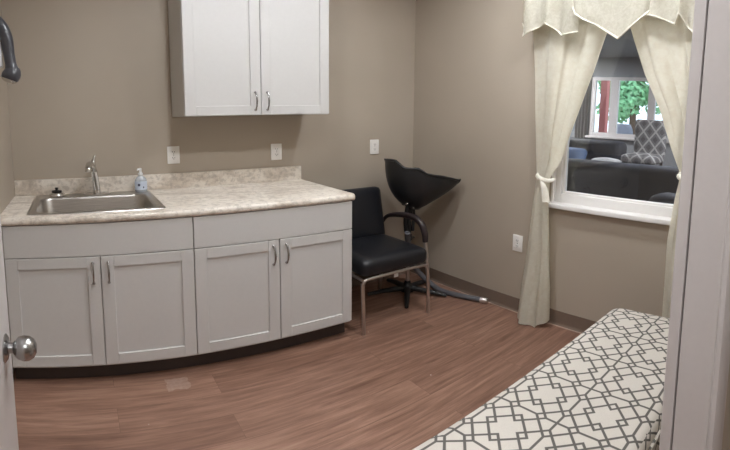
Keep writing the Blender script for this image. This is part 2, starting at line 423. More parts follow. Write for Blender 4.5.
# countertop: front nosing profile swept in x, open over the sink bowl
b = nb()
XE = 1.716; SX0, SX1, SY0, SY1 = .150, .729, -.556, -.137
def slab(xa, xb, ya, yb, nose):
    if nose:
        prof = [(yb, CT), (ya + .018, CT), (ya + .008, CT - .0025), (ya + .002, CT - .009), (ya, CT - .018), (ya + .001, CT - .028), (ya + .006, CT - .036), (ya + .016, CT - .038), (yb, CT - .038)]
        loft(b, [[Vector((x, y, z)) for y, z in prof] for x in (xa, xb)], True, True, True)
    else: box(b, xa, xb, ya, yb, CT - .038, CT)
cut = .9
slab(0.001, SX0, -.645, -.001, True); slab(SX1, XE - .02, -.645, -.001, True); slab(SX0, SX1, -.645, SY0, True); slab(SX0, SX1, SY1, -.001, False)
# rounded right end
prof = [(-.001, CT), (-.627, CT), (-.637, CT - .0025), (-.643, CT - .009), (-.645, CT - .018), (-.644, CT - .028), (-.639, CT - .036), (-.629, CT - .038), (-.001, CT - .038)]
rings = []
for k in range(5):
    a = k / 4 * PI / 2; x = XE - .02 + .02 * math.sin(a); d = .02 * (1 - math.cos(a))
    rings.append([Vector((x, y + (d if j not in (0, 8) else 0), z)) for j, (y, z) in enumerate(prof)])
loft(b, rings, True, True, True)
ct = thing('countertop', 'mottled beige laminate countertop with a short backsplash over white cabinets', 'countertop', (.86, -.3, CB))
part('worktop', b, M['counter'], ct, smooth=50)
b = nb(); box(b, .001, XE - .002, -.021, -.001, CT, CT + .1, .004, 2); part('backsplash', b, M['counter'], ct)

# sink
sk = thing('sink', 'stainless steel drop-in sink in the beige countertop', 'sink', (.44, -.33, CT))
b = nb(); RX0, RX1, RY0, RY1 = .122, .757, -.578, -.055
z = CT
rings = [rrect(RX0, RX1, RY0, RY1, z - .0005, .03), rrect(RX0 + .002, RX1 - .002, RY0 + .002, RY1 - .002, z + .004, .03), rrect(RX0 + .008, RX1 - .008, RY0 + .008, RY1 - .008, z + .007, .028),
         rrect(RX0 + .016, RX1 - .016, RY0 + .016, RY1 - .016, z + .0065, .026), rrect(RX0 + .02, RX1 - .02, RY0 + .02, RY1 - .022, z + .004, .026), rrect(RX0 + .034, RX1 - .034, RY0 + .03, RY1 - .09, z + .004, .06)]
loft(b, rings, True)
part('rim', b, M['steel'], sk, smooth=60)
b = nb(); I = (RX0 + .034, RX1 - .034, RY0 + .03, RY1 - .09)
def ins(d, zz, r): return rrect(I[0] + d, I[1] - d, I[2] + d, I[3] - d, zz, r)
loft(b, [ins(0, z + .004, .06), ins(.005, z + .001, .06), ins(.010, z - .01, .06), ins(.018, z - .12, .065), ins(.028, z - .15, .07), ins(.055, z - .165, .08), ins(.14, z - .17, .05)], True, False, True)
part('bowl', b, M['steel'], sk, smooth=60)
b = nb(); lathe(b, [(.045, 0), (.045, .003), (.036, .004), (.032, -.002), (.0, -.003)], (.44, -.34, z - .169), 24); part('drain', b, M['chrome'], sk)

# faucet
fz = CT + .0045; FXX, FY = .462, -.098
fa = thing('faucet', 'chrome single-lever faucet rising behind the sink bowl', 'faucet', (FXX, FY, fz))
b = nb(); loft(b, [rrect(FXX - .075, FXX + .075, FY - .028, FY + .028, fz, .027), rrect(FXX - .075, FXX + .075, FY - .028, FY + .028, fz + .005, .027), rrect(FXX - .066, FXX + .066, FY - .02, FY + .02, fz + .011, .019)], True, True, True)
part('deck_plate', b, M['chrome'], fa)
b = nb(); tube(b, catmull([(FXX, FY, fz + .008), (FXX - .001, FY, fz + .03), (FXX - .005, FY - .002, fz + .09), (FXX - .012, FY - .006, fz + .15), (FXX - .018, FY - .012, fz + .185)], 6), [.027, .021, .019, .020, .017], 20)
part('body', b, M['chrome'], fa)
b = nb(); tube(b, catmull([(FXX - .012, FY - .004, fz + .150), (FXX - .026, FY - .05, fz + .195), (FXX - .036, FY - .10, fz + .205), (FXX - .042, FY - .145, fz + .185), (FXX - .044, FY - .155, fz + .165)], 6), [.016, .017, .017, .018, .017], 18)
part('spout', b, M['chrome'], fa)
b = nb(); tube(b, catmull([(FXX - .014, FY - .002, fz + .165), (FXX - .012, FY + .008, fz + .205), (FXX - .006, FY + .016, fz + .232), (FXX + .002, FY + .022, fz + .246)], 5), [.015, .013, .008, .007], 14)
part('lever', b, M['chrome'], fa)

# strainer basket sitting on the sink deck
sx, sy = .243, -.105
st = thing('sink_strainer', 'small chrome strainer with a black knob on the sink rim', 'strainer', (sx, sy, fz))
b = nb(); lathe(b, [(0, 0), (.040, 0), (.046, .005), (.045, .013), (.036, .022), (.032, .025), (0, .026)], (sx, sy, fz), 24); part('basket', b, M['chrome'], st)
b = nb(); lathe(b, [(0, .024), (.027, .024), (.029, .029), (.027, .036), (.009, .039), (.007, .046), (.010, .049), (.009, .055), (0, .056)], (sx, sy, fz), 20); part('knob', b, M['black_plastic'], st, 'black knob')

# soap bottle
bx_, by_ = .706, -.085
so = thing('soap_bottle', 'clear soap pump bottle with a pale blue label beside the faucet', 'soap bottle', (bx_, by_, fz))
b = nb(); sq = Matrix.Diagonal((1, .62, 1, 1))
lathe(b, [(0, 0), (.030, .0), (.034, .006), (.035, .03), (.034, .06), (.030, .082), (.020, .096), (.012, .101), (.012, .108), (0, .108)], (bx_, by_, fz), 24, sq); part('bottle', b, M['clear'], so)
def wrap(a0, a1, z0, z1, r, nm, mat, lab):
    b = nb(); n = 10
    loft(b, [[Vector((bx_ + r * math.cos(a0 + (a1 - a0) * k / n), by_ + r * .62 * math.sin(a0 + (a1 - a0) * k / n), fz + zz)) for k in range(n + 1)] for zz in (z0, (z0 + z1) / 2, z1)], False)
    return part(nm, b, mat, so, lab)
lb = wrap(-PI * .93, -PI * .12, .014, .070, .0360, 'label', M['blue_label'], 'pale blue label')
b = nb()
for cx, cz, rw, rh in ((-.62, .046, .20, .009), (-.40, .030, .10, .006)):
    c = [Vector((bx_ + .0365 * math.cos(PI * cx + rw * math.cos(t)), by_ + .0365 * .62 * math.sin(PI * cx + rw * math.cos(t)) - .0003, fz + cz + rh * math.sin(t))) for t in [2 * PI * k / 14 for k in range(14)]]
    b.faces.new([b.verts.new(p) for p in c])
part('print', b, M['navy_ink'], lb, 'navy print on the label')
b = nb(); lathe(b, [(0, .106), (.014, .106), (.014, .120), (.008, .123), (.0065, .142), (.0085, .143), (.0085, .150), (0, .151)], (bx_, by_, fz), 16)
tube(b, [(bx_, by_, fz + .147), (bx_ - .012, by_ - .018, fz + .149), (bx_ - .02, by_ - .03, fz + .143)], [.0065, .006, .004], 10)
part('pump', b, M['pump'], so, 'white pump head')

# upper cabinet
UX0, UX1, UY, UZ, UT = .914, 1.741, -.305, 1.392, 2.31
uc = thing('wall_cabinet', 'white two-door upper cabinet hung on the taupe wall', 'cabinet', ((UX0 + UX1) / 2, -.16, UZ))
b = nb(); t = .018
box(b, UX0, UX0 + t, UY, -.002, UZ, UT); box(b, UX1 - t, UX1, UY, -.002, UZ, UT); box(b, UX0 + t, UX1 - t, UY, -.002, UZ, UZ + t); box(b, UX0 + t, UX1 - t, UY, -.002, UT - t, UT)
box(b, UX0 + t, UX1 - t, -.012, -.002, UZ + t, UT - t); part('body', b, M['cab'], uc, smooth=0)
um = (UX0 + UX1) / 2
for a, c, hx in ((UX0, um, um - .034), (um, UX1, um + .034)):
    d = shaker('door', uc, a + .002, c - .002, UZ + .003, UT - .003, UY)
    pull(d, hx, 1.478, UY - .019)

# ------------------------------------------------------------------ wall outlets
def outlet(loc, label, right=False):
    r = thing('wall_outlet', label, 'outlet', loc, 'white wall outlets')
    cx, cy, cz = loc
    b = nb(); box(b, cx - .036, cx + .036, cy - .007, cy, cz - .0585, cz + .0585, .003, 2); part('cover_plate', b, M['plate'], r)
    for s in (-1, 1):
        b = nb(); zz = cz + s * .0195
        loft(b, [[Vector((cx + px_, cy + yy, zz + pz_)) for px_, pz_ in [(.0165 * math.cos(a), .0135 * math.sin(a)) for a in [2 * PI * k / 20 for k in range(20)]]] for yy in (-.006, -.0095)], True, True, True)
        rc = part('receptacle', b, M['plate'], r)
        b = nb(); box(b, cx - .0075, cx - .0050, cy - .0102, cy - .009, zz - .002, zz + .007); box(b, cx + .0050, cx + .0075, cy - .0102, cy - .009, zz - .002, zz + .006)
        lathe(b, [(0, 0), (.0026, 0), (.0026, .0012), (0, .0012)], (cx, cy - .009, zz - .0065), 10, Matrix.Rotation(PI / 2, 4, 'X')); part('slot', b, M['slot'], rc, 'dark slots')
    b = nb(); lathe(b, [(0, 0), (.003, 0), (.0025, .0015), (0, .0018)], (cx, cy - .007, cz), 10, Matrix.Rotation(PI / 2, 4, 'X')); part('screw', b, M['nickel'], r)
    return r
o1 = outlet((.912, -.001, 1.137), 'white wall outlet left of the shadow below the upper cabinet')
o2 = dup(o1, (1.551, -.001, 1.125), 'white wall outlet in the shadow under the upper cabinet')
o3 = dup(o1, (2.287, -.001, 1.127), 'white wall outlet above the black chair near the corner')
o4 = dup(o1, (W - .001, -.992, .502), 'white wall outlet low on the wall beside the left curtain')
o4.rotation_euler = (0, 0, -PI / 2)

# ------------------------------------------------------------------ dryer hung on the left wall
dr = thing('hair_dryer', 'dark grey hair dryer with a rounded end hung on the left wall', 'hair dryer', (0, -.45, 1.62))
b = nb(); tube(b, catmull([(.004, -.45, 1.985), (.030, -.45, 1.960), (.058, -.45, 1.915), (.077, -.45, 1.850), (.083, -.45, 1.770), (.088, -.45, 1.715), (.092, -.45, 1.68)], 6), [.022, .028, .031, .031, .027, .027, .036], 20, (1, 1)); part('handle', b, M['dryer'], dr)
b = nb()
mt = Matrix.Rotation(PI + .45, 4, 'Y')
lathe(b, [(.024, -.04), (.034, -.028), (.043, -.008), (.0455, .010), (.043, .025), (.037, .036)], (.090, -.45, 1.664), 28, mt); part('nozzle', b, M['dryer'], dr)
b = nb(); lathe(b, [(.040, .032), (.035, .041), (.025, .047), (.012, .050), (0, .051)], (.090, -.45, 1.664), 28, mt); part('end_cap', b, M['chrome'], dr, 'shiny end cap')
b = nb(); box(b, .001, .05, -.475, -.425, 1.70, 1.87, .012, 3); box(b, .001, .012, -.50, -.40, 1.66, 1.99, .004, 2); part('wall_cradle', b, M['cradle'], dr, 'pale wall cradle')

# ------------------------------------------------------------------ black chair
CX0, CX1 = 1.765, 2.24
cm = (CX0 + CX1) / 2
ch = thing('salon_chair', 'black vinyl chair with chrome legs and one padded arm in the corner', 'chair', (cm, -.4, 0))
def cushion(b, c, sx, sy, sz, r, bulge=.0, rot=None):
    """soft box: superellipsoid-like rounded slab with a crown"""
    t = bmesh.new(); bmesh.ops.create_cube(t, size=1)
    bmesh.ops.subdivide_edges(t, edges=t.edges[:], cuts=11, use_grid_fill=True)
    for v in t.verts:
        p = Vector((v.co.x * sx, v.co.y * sy, v.co.z * sz)); hh = Vector((sx / 2, sy / 2, sz / 2))
        q = Vector([max(-hh[k] + r, min(hh[k] - r, p[k])) for k in range(3)]); d = p - q
        if d.length > 1e-9: p = q + d.normalized() * min(r, max(abs(d.x), abs(d.y), abs(d.z)))
        u, w_ = p.x / sx * 2, p.y / sy * 2
        p.z += (bulge * (1 - u * u) * (1 - w_ * w_)) * (1 if p.z > 0 else -.3)
        v.co = p
    m = Matrix.Translation(c)
    if rot: m = m @ rot
    t.transform(m); merge(b, t)
b = nb(); cushion(b, (cm, -.405, .418), CX1 - CX0 - .0, .475, .118, .045, .012); part('seat', b, M['black_vinyl'], ch, smooth=80)
b = nb(); cushion(b, (cm, -.165, .635), CX1 - CX0 - .012, .40, .075, .034, .012, Matrix.Rotation(math.radians(90 - 10), 4, 'X')); part('backrest', b, M['black_vinyl'], ch, smooth=80)
R_ = .0115
def leg(pts, nm='leg'):
    b = nb(); tube(b, catmull(pts, 5), R_, 12); return part(nm, b, M['frame_chrome'], ch)
leg([(CX0 + .004, -.642, .0), (CX0 + .004, -.636, .15), (CX0 + .004, -.628, .33)])
leg([(CX1, -.642, .0), (CX1, -.634, .2), (CX1, -.622, .35), (CX1 + .002, -.600, .50)])
leg([(CX0 + .004, -.15, .0), (CX0 + .004, -.17, .2), (CX0 + .004, -.20, .37)])
leg([(CX1, -.15, .0), (CX1, -.17, .2), (CX1, -.20, .37)])
b = nb(); tube(b, catmull([(CX0 + .004, -.629, .30), (CX0 + .012, -.629, .335), (CX0 + .045, -.629, .352), (cm, -.629, .356), (CX1 - .045, -.629, .352), (CX1 - .012, -.629, .335), (CX1, -.629, .30)], 6), .0095, 12)
for x in (CX0 + .005, CX1 - .001): tube(b, [(x, -.63, .35), (x, -.19, .36)], .0095, 10)
part('seat_frame', b, M['frame_chrome'], ch)
for x in (CX0 + .02, CX1 - .02):
    b = nb(); tube(b, [(x, -.20, .36), (x, -.176, .46), (x, -.11, .70)], .009, 10); part('back_upright', b, M['frame_chrome'], ch)
b = nb(); box(b, cm - .012, cm + .016, -.622, -.619, .318, .345); part('care_tag', b, M['plate'], ch, 'small white tag')
b = nb(); tube(b, catmull([(CX1 - .01, -.180, .555), (CX1, -.215, .605), (CX1, -.29, .636), (CX1, -.40, .655), (CX1, -.50, .655), (CX1, -.565, .622), (CX1, -.595, .56), (CX1, -.600, .505)], 6), [.012, .014, .02, .026, .029, .029, .027, .022], 16, (.75, 1))
part('armrest', b, M['arm_vinyl'], ch, 'dark padded armrest')

# ------------------------------------------------------------------ shampoo bowl on its stand
Sx, Sy = 2.366, -.338
Lv = Vector((.755, -.656, 0)); Dv = Vector((.656, .755, 0))
sb = thing('shampoo_bowl', 'black shampoo bowl on a stand between the chair and the corner', 'shampoo bowl', (Sx, Sy, 0))
C0 = Vector((Sx, Sy, 0))
def rim(a):
    """rim point: l across the view, d away from it, height follows the dip of the neck rest"""
    l = math.cos(a); d = math.sin(a)
    L = .055 + .245 * l; D = .165 * d * (1 - .32 * max(0, l) ** 2)
    top = [(-.19, 1.052), (-.15, 1.056), (-.115, 1.053), (-.085, 1.022), (-.06, 1.004), (-.02, 1.000), (.02, 1.006), (.045, 1.000), (.07, .968), (.12, .955), (.18, .945), (.24, .925), (.288, .905)]
    z = top[0][1]
    for (a0, z0), (a1, z1) in zip(top, top[1:]):
        if L >= a0: z = z0 + (z1 - z0) * min(1, (L - a0) / (a1 - a0))
    z -= .11 * max(0, d)
    return L, D, z
b = nb(); rings = []; NR = 64
for k in range(13):
    t = k / 12
    row = []
    for j in range(NR):
        L, D, z = rim(2 * PI * j / NR); rl = max(0, math.cos(2 * PI * j / NR)) ** 1.5
        s = max((1 - t ** (2.6 - 1.35 * rl)) ** (.62 + .38 * rl), .10) if k < 12 else .10
        zb = .668
        row.append(C0 + Lv * (.012 + (L - .012) * s) + Dv * (D * s) + Vector((0, 0, zb + (z - zb) * (1 - t) ** 1.0)))
    rings.append(row)
loft(b, rings, True, False, True)
inner = [[p + (C0 + Lv * .012 + Vector((0, 0, p.z)) - p).normalized() * .009 + Vector((0, 0, .009)) for p in r] for r in rings[:-1]]
loft(b, inner[::-1], True, True, False)
bowl = part('bowl', b, M['bowl'], sb, smooth=70)
# rolled lip
b = nb(); pts = [rings[0][j] for j in range(NR)]; V = []
rr = []
for j in range(NR):
    p = pts[j]; T = (pts[(j + 1) % NR] - pts[j - 1]).normalized(); u = Vector((0, 0, 1)); v = T.cross(u).normalized(); u = v.cross(T)
    rr.append([p + (u * math.cos(a) + v * math.sin(a)) * .0075 for a in [2 * PI * q / 8 for q in range(8)]])
loft(b, rr + [rr[0]], True); bmesh.ops.remove_doubles(b, verts=b.verts[:], dist=1e-6); part('lip', b, M['bowl'], bowl, smooth=70)
for dl, zz in ((-.045, .735), (0.0, .700)):
    b = nb(); c = C0 + Lv * dl + Dv * (-.100 if dl else -.076) + Vector((0, 0, zz - .004)); bmesh.ops.create_uvsphere(b, u_segments=10, v_segments=8, radius=.0075, matrix=Matrix.Translation(c)); part('bolt', b, M['chrome'], bowl, 'bright bolt head')
b = nb(); q = C0 + Lv * -.03
tube(b, [q + Vector((.012, .0, .735)), q + Vector((.004, 0, .66)), q + Vector((-.008, 0, .58))], [.034, .026, .02], 12); box(b, q.x - .04, q.x + .04, q.y - .03, q.y + .03, .70, .725, .006)
tube(b, catmull([q + Vector((-.03, -.02, .70)), q + Vector((-.045, -.02, .60)), q + Vector((-.03, -.015, .50)), q + Vector((-.012, -.01, .42))], 5), [.012, .012, .014, .012], 10)
tube(b, catmull([q + Vector((.03, -.01, .69)), q + Vector((.03, -.015, .60)), q + Vector((.018, -.02, .50))], 5), .011, 10)
part('tilt_bracket', b, M['black_plastic'], sb)
pc = Vector((q.x, q.y, 0))
b = nb(); tube(b, [pc + Vector((0, 0, .03)), pc + Vector((0, 0, .62))], .0125, 16); part('post', b, M['frame_chrome'], sb, 'chrome post')
b = nb(); lathe(b, [(0, .42), (.02, .42), (.024, .43), (.024, .47), (.018, .48), (.018, .58), (0, .58)], pc, 16); tube(b, [pc + Vector((0, 0, .45)), pc + Vector((.03, -.03, .45))], .007, 8); part('height_collar', b, M['black_plastic'], sb)
b = nb(); lathe(b, [(0, .02), (.045, .02), (.045, .05), (.025, .07), (.02, .10), (0, .10)], pc, 20); hub = part('base_hub', b, M['black_plastic'], sb)
for k in range(5):
    a = -PI / 2 + .55 + 2 * PI * k / 5; dv = Vector((math.cos(a), math.sin(a), 0)); R2 = .27 if dv.x < .75 and dv.y < .7 else .24
    b = nb(); tube(b, [pc + dv * .02 + Vector((0, 0, .045)), pc + dv * R2 * .6 + Vector((0, 0, .034)), pc + dv * R2 + Vector((0, 0, .018))], [.022, .019, .013], 10, (1.0, .8)); part('base_leg', b, M['black_plastic'], sb)
# grey drain hose to the wall
hp = catmull([(2.30, -.36, .50), (2.36, -.30, .36), (2.44, -.24, .20), (2.52, -.27, .075), (2.530, -.36, .030), (2.517, -.46, .021), (2.535, -.58, .021), (2.570, -.69, .021), (2.598, -.765, .021)], 8)
b = nb(); tube(b, hp, [.0185 + (.0012 if k % 2 else 0) for k in range(len(hp))], 14); hs = part('drain_hose', b, M['hose'], sb, 'grey ribbed drain hose')
b = nb(); tube(b, [(2.592, -.750, .021), (2.604, -.780, .021), (2.609, -.794, .021)], [.0215, .0215, .017], 14); part('hose_fitting', b, M['frame_chrome'], hs, 'bright metal fitting')

# ------------------------------------------------------------------ window in the right wall
b = nb(); fx0, fx1 = W + .025, W + .095; fw = .046
box(b, fx0, fx1, WY1 - fw, WY1, WZ0, WZ1, .003); box(b, fx0, fx1, WY0, WY0 + fw, WZ0, WZ1, .003)
box(b, fx0, fx1, WY0 + fw, WY1 - fw, WZ0, WZ0 + .062, .003); box(b, fx0, fx1, WY0 + fw, WY1 - fw, WZ1 - .06, WZ1, .003)
box(b, fx0 + .018, fx1 - .018, WY1 - fw - .012, WY1 - fw + .002, WZ0 + .05, WZ1 - .05, .002); box(b, fx0 + .018, fx1 - .018, WY0 + fw - .002, WY0 + fw + .012, WZ0 + .05, WZ1 - .05, .002)
box(b, fx0 + .018, fx1 - .018, WY0 + fw, WY1 - fw, WZ0 + .058, WZ0 + .074, .002)
win = struct('window_1', b, M['vinyl_white'])
b = nb(); box(b, W + .058, W + .062, WY0 + fw, WY1 - fw, WZ0 + .07, WZ1 - .06); g = finish('glass_pane', b, M['glass'], (0, 0, 0), win, 0)
b = nb(); box(b, W - .046, W + .03, WY0 - .03, WY1 + .03, WZ0 - .03, WZ0 + .002, .006, 3); finish('window_sill', b, M['vinyl_white'], (0, 0, 0), win)
b = nb()
box(b, W + .0, W + .026, WY1 - .012, WY1, WZ0, WZ1); box(b, W, W + .026, WY0, WY0 + .012, WZ0, WZ1); box(b, W, W + .026, WY0, WY1, WZ1 - .012, WZ1)
finish('window_reveal', b, M['vinyl_white'], (0, 0, 0), win)

# ------------------------------------------------------------------ curtains
def interp(tab, z):
    if z >= tab[0][1]: return tab[0][0]
    for (y0, z0), (y1, z1) in zip(tab, tab[1:]):
        if z >= z1: return y0 + (y1 - y0) * (z0 - z) / (z0 - z1)
    return tab[-1][0]
def curtain(name, label, ltab, rtab, z_top, z_bot, tie, nf, ph, xw=2.575, amp=.013, hem=None):
    r = thing(name, label, 'curtain', (xw, (ltab[-1][0] + rtab[-1][0]) / 2, z_bot), 'cream curtain panels')
    b = nb(); rows = []; NZ, NY = 90, 96
    for k in range(NZ + 1):
        z = z_top + (z_bot - z_top) * k / NZ
        l = interp(ltab, z); q = interp(rtab, z); squeeze = math.exp(-((z - tie) / .16) ** 2)
        row = []
        for j in range(NY + 1):
            u = j / NY
            y = l + (q - l) * u
            f = math.sin(2 * PI * nf * u + ph + .5 * math.sin(z * 2.2 + u * 3)) + .35 * math.sin(2 * PI * (2 * nf + 1) * u + 1.3 + z)
            am = amp * (1 - .35 * squeeze) * min(1.2, abs(q - l) / .30)
            x = xw + am * f * .8 + .012 * noise.noise((u * 4, z * 3, ph))
            y += .008 * math.sin(2 * PI * nf * u * 2 + ph)
            x -= .075 * max(0, (tie - .1 - z) / tie) ** 1.3 * math.sin(PI * min(1, u * 1.05)) ** .7
            zz = z + (hem(u) if hem and k > NZ - 14 else 0) * max(0, (k - NZ + 14) / 14)
            row.append(Vector((min(x, W - .01), y, zz)))
        rows.append(row)
    loft(b, rows, False)
    t = bmesh.ops.solidify(b, geom=b.faces[:], thickness=.003)
    cl = part('cloth', b, M['curtain'], r, smooth=80)
    return r
cl_l = [(-1.065, 2.20), (-1.073, 2.089), (-1.096, 1.769), (-1.116, 1.51), (-1.139, 1.182), (-1.155, .999), (-1.135, .85), (-1.114, .568), (-1.085, .279), (-1.060, -.03)]
cl_r = [(-1.60, 2.20), (-1.576, 2.045), (-1.53, 1.886), (-1.458, 1.638), (-1.367, 1.328), (-1.314, 1.133), (-1.240, 1.009), (-1.239, .829), (-1.261, .532), (-1.282, .265), (-1.288, .02)]
cur = curtain('curtain', 'cream curtain tied back at the left side of the window', cl_l, cl_r, 2.2, .02, 1.0, 2.0, .6, hem=lambda u: -.012 + .05 * max(0, (u - .72) / .28))
b = nb(); tube(b, catmull([(2.60, -1.145, 1.03), (2.560, -1.162, 1.015), (2.548, -1.205, .998), (2.562, -1.243, .990), (2.61, -1.25, 1.0)], 5), [.010, .013, .014, .013, .010], 12, (.6, 1)); tb = part('tieback', b, M['curtain'], cur)
b = nb()
tube(b, catmull([(2.545, -1.205, .99), (2.538, -1.225, .95), (2.542, -1.235, .90), (2.54, -1.243, .855)], 5), [.010, .016, .020, .024], 12, (.4, 1)); part('tie_tail', b, M['curtain'], tb)
cr_l = [(-1.600, 2.20), (-1.632, 2.042), (-1.691, 1.87), (-1.763, 1.67), (-1.856, 1.474), (-1.933, 1.25), (-1.990, 1.112), (-1.969, .965), (-1.949, .728), (-1.949, .428), (-1.955, .06)]
cr_r = [(-2.19, 2.20), (-2.19, 1.60), (-2.16, 1.25), (-2.13, 1.10), (-2.15, .95), (-2.19, .50), (-2.22, .03)]
cur2 = curtain('curtain', 'cream curtain tied back at the right side, beside the door frame', cr_l, cr_r, 2.2, .035, 1.1, 2.5, 2.2)
b = nb(); tube(b, catmull([(2.61, -1.98, 1.12), (2.545, -1.995, 1.11), (2.525, -2.05, 1.09), (2.545, -2.11, 1.10), (2.60, -2.14, 1.12)], 5), [.018, .022, .024, .022, .018], 12, (.6, 1)); part('tieback', b, M['valance'], cur2)

# valance: pleated pieces with scalloped, corded hems, hung on a white rod
va = thing('valance', 'cream scalloped valance with corded hems across the window top', 'valance', (2.51, -1.60, 1.86))
def swag(name, hem, zt, x, amp, nf, ph):
    """cloth from the rod down to a hem given as (y, z) points"""
    b = nb(); cols = []
    hp = []
    for (y0, z0), (y1, z1) in zip(hem, hem[1:]):
        for k in range(8): hp.append((y0 + (y1 - y0) * k / 8, z0 + (z1 - z0) * k / 8))
    hp.append(hem[-1]); n = len(hp); NZ = 14; front = []
    for j, (y, z) in enumerate(hp):
        u = j / (n - 1); col = []
        for k in range(NZ + 1):
            t = k / NZ
            xx = x + amp * math.sin(2 * PI * nf * u + ph) * (.5 + .5 * t) - .012 * math.sin(PI * u) * t
            xx += .006 * noise.noise((u * 6, t * 3, ph))
            col.append(Vector((xx, y, zt + (z - zt) * t)))
        cols.append(col); front.append(col[-1])
    loft(b, cols, False); bmesh.ops.solidify(b, geom=b.faces[:], thickness=.003)
    o = part(name, b, M['valance'], va, smooth=80)
    b = nb(); tube(b, [p + Vector((-.002, 0, 0)) for p in front], .0055, 8); part('cord', b, M['valance'], o)
swag('jabot', [(-1.045, 2.0), (-1.062, 1.912), (-1.135, 1.952), (-1.205, 1.982), (-1.257, 1.946), (-1.312, 1.897), (-1.40, 1.918)], 2.24, 2.515, .014, 3.0, .4)
swag('centre_swag', [(-1.372, 2.055), (-1.395, 2.015), (-1.46, 1.972), (-1.524, 1.942), (-1.582, 1.902), (-1.644, 1.862), (-1.70, 1.908), (-1.778, 1.988), (-1.80, 2.02)], 2.24, 2.49, .009, 2.0, 1.2)
swag('jabot', [(-1.765, 1.995), (-1.80, 1.986), (-1.86, 1.965), (-1.925, 1.938), (-1.945, 1.995), (-1.985, 1.92), (-2.05, 1.865), (-2.13, 1.94), (-2.20, 1.90)], 2.24, 2.505, .014, 3.0, 2.0)
b = nb(); tube(b, [(2.53, -.98, 2.235), (2.53, -2.26, 2.235)], .011, 12)
for y in (-1.01, -2.23): tube(b, [(2.53, y, 2.235), (W - .001, y, 2.235)], .008, 8)
part('rod', b, M['pump'], va, 'white curtain rod')

# ------------------------------------------------------------------ bench in the foreground
BX0, BX1, BY0, BY1, BZ = .985, 2.250, -2.292, -1.826, .45
be = thing('bench', 'upholstered bench in white and grey fretwork fabric under the window', 'bench', ((BX0 + BX1) / 2, (BY0 + BY1) / 2, 0))
b = nb(); rings = []
for d, z, r in ((.0, .345, .05), (.0, .405, .05), (.004, .425, .05), (.014, .441, .048), (.030, .449, .045), (.06, .452, .04), (.12, .455, .03)):
    rings.append(rrect(BX0 + d, BX1 - d, BY0 + d, BY1 - d, z, r, 6))
loft(b, rings, True, True, True); part('cushion', b, M['fret'], be, smooth=50)
b = nb(); ring = rrect(BX0 - .001, BX1 + .001, BY0 - .001, BY1 + .001, .408, .051, 6); rr = []
for j in range(len(ring)):
    p = ring[j]; T = (ring[(j + 1) % len(ring)] - ring[j - 1]).normalized(); u = Vector((0, 0, 1)); v = T.cross(u)
    rr.append([p + (u * math.cos(a) + v * math.sin(a)) * .006 for a in [2 * PI * q / 8 for q in range(8)]])
loft(b, rr + [rr[0]], True); bmesh.ops.remove_doubles(b, verts=b.verts[:], dist=1e-6); part('piping', b, M['fret'], be)
b = nb(); loft(b, [rrect(BX0 + .008, BX1 - .008, BY0 + .008, BY1 - .008, z, .045) for z in (.14, .346)], True, True, True); part('apron', b, M['fret'], be)
for x in (BX0 + .07, BX1 - .07):
    for y in (BY0 + .07, BY1 - .07):
        b = nb(); lathe(b, [(0, 0), (.017, 0), (.019, .01), (.03, .14), (0, .141)], (x, y, 0), 16); part('leg', b, M['dark_wood'], be)

# ------------------------------------------------------------------ ceiling lamps, then two added hall fill lights
def can(x, y, z, mat, label, r=.075):
    t = thing('ceiling_light', label, 'ceiling light', (x, y, z), 'round ceiling lights')
    b = nb(); lathe(b, [(r, -.002), (r + .004, -.008), (r + .025, -.006), (r + .027, 0), (r, 0)], (x, y, z), 32, cap=False); part('trim_ring', b, M['pump'], t)
    b = nb(); lathe(b, [(0, -.004), (r, -.004), (r, -.001), (0, -.001)], (x, y, z), 32); part('diffuser', b, mat, t)
    return t
for x, y, l in ((.98, -1.10, 'round ceiling light above the sink'), (2.0, -1.12, 'round ceiling light above the chair'), (1.00, -1.85, 'round ceiling light above the open door'), (2.0, -1.85, 'round ceiling light above the patterned bench')):
    can(x, y, H, M['lamp'], l)
can(.6, -3.35, H, M['hall_fill'], 'wide round fill light added behind the doorway', .28)  # added, unseen: brightens the jamb, floor and base cabinets
can(-.55, -3.1, H, M['hall_fill'], 'wide round fill light added left of the doorway', .28)  # second unseen fill, added for the jamb face and lower right wall

# ------------------------------------------------------------------ lounge beyond the window
LX = 8.70; LY0, LY1, LH = -3.6, 4.6, 2.76
b = nb(); box(b, W + .12, LX + .15, LY0, LY1, -.1, 0); struct('floor_lounge', b, M['lounge_floor'], smooth=0)
b = nb(); box(b, W + .12, LX + .15, LY0, LY1, LH, LH + .1); struct('ceiling_lounge', b, M['lounge_wall'], smooth=0)
b = nb(); box(b, W + .12, LX + .15, LY0 - .1, LY0, 0, LH); struct('wall_lounge_right', b, M['lounge_wall'], smooth=0)
b = nb(); box(b, W + .12, LX + .15, LY1, LY1 + .1, 0, LH); struct('wall_lounge_left', b, M['lounge_wall'], smooth=0)
b = nb(); box(b, W + .02, W + .12, .1, LY1, 0, LH); box(b, W, W + .12, LY0, LY1, H + .1, LH + .1); struct('wall_lounge_near', b, M['lounge_wall'], smooth=0)
OY0, OY1, OZ0, OZ1 = -.35, 1.84, .98, 2.32
b = nb()
box(b, LX, LX + .15, OY1, LY1, 0, LH); box(b, LX, LX + .15, LY0, OY0, 0, LH); box(b, LX, LX + .15, OY0, OY1, 0, OZ0); box(b, LX, LX + .15, OY0, OY1, OZ1, LH)
struct('wall_lounge_far', b, M['lounge_wall'], smooth=0)
b = nb()
a0, a1 = LX - .01, LX + .06
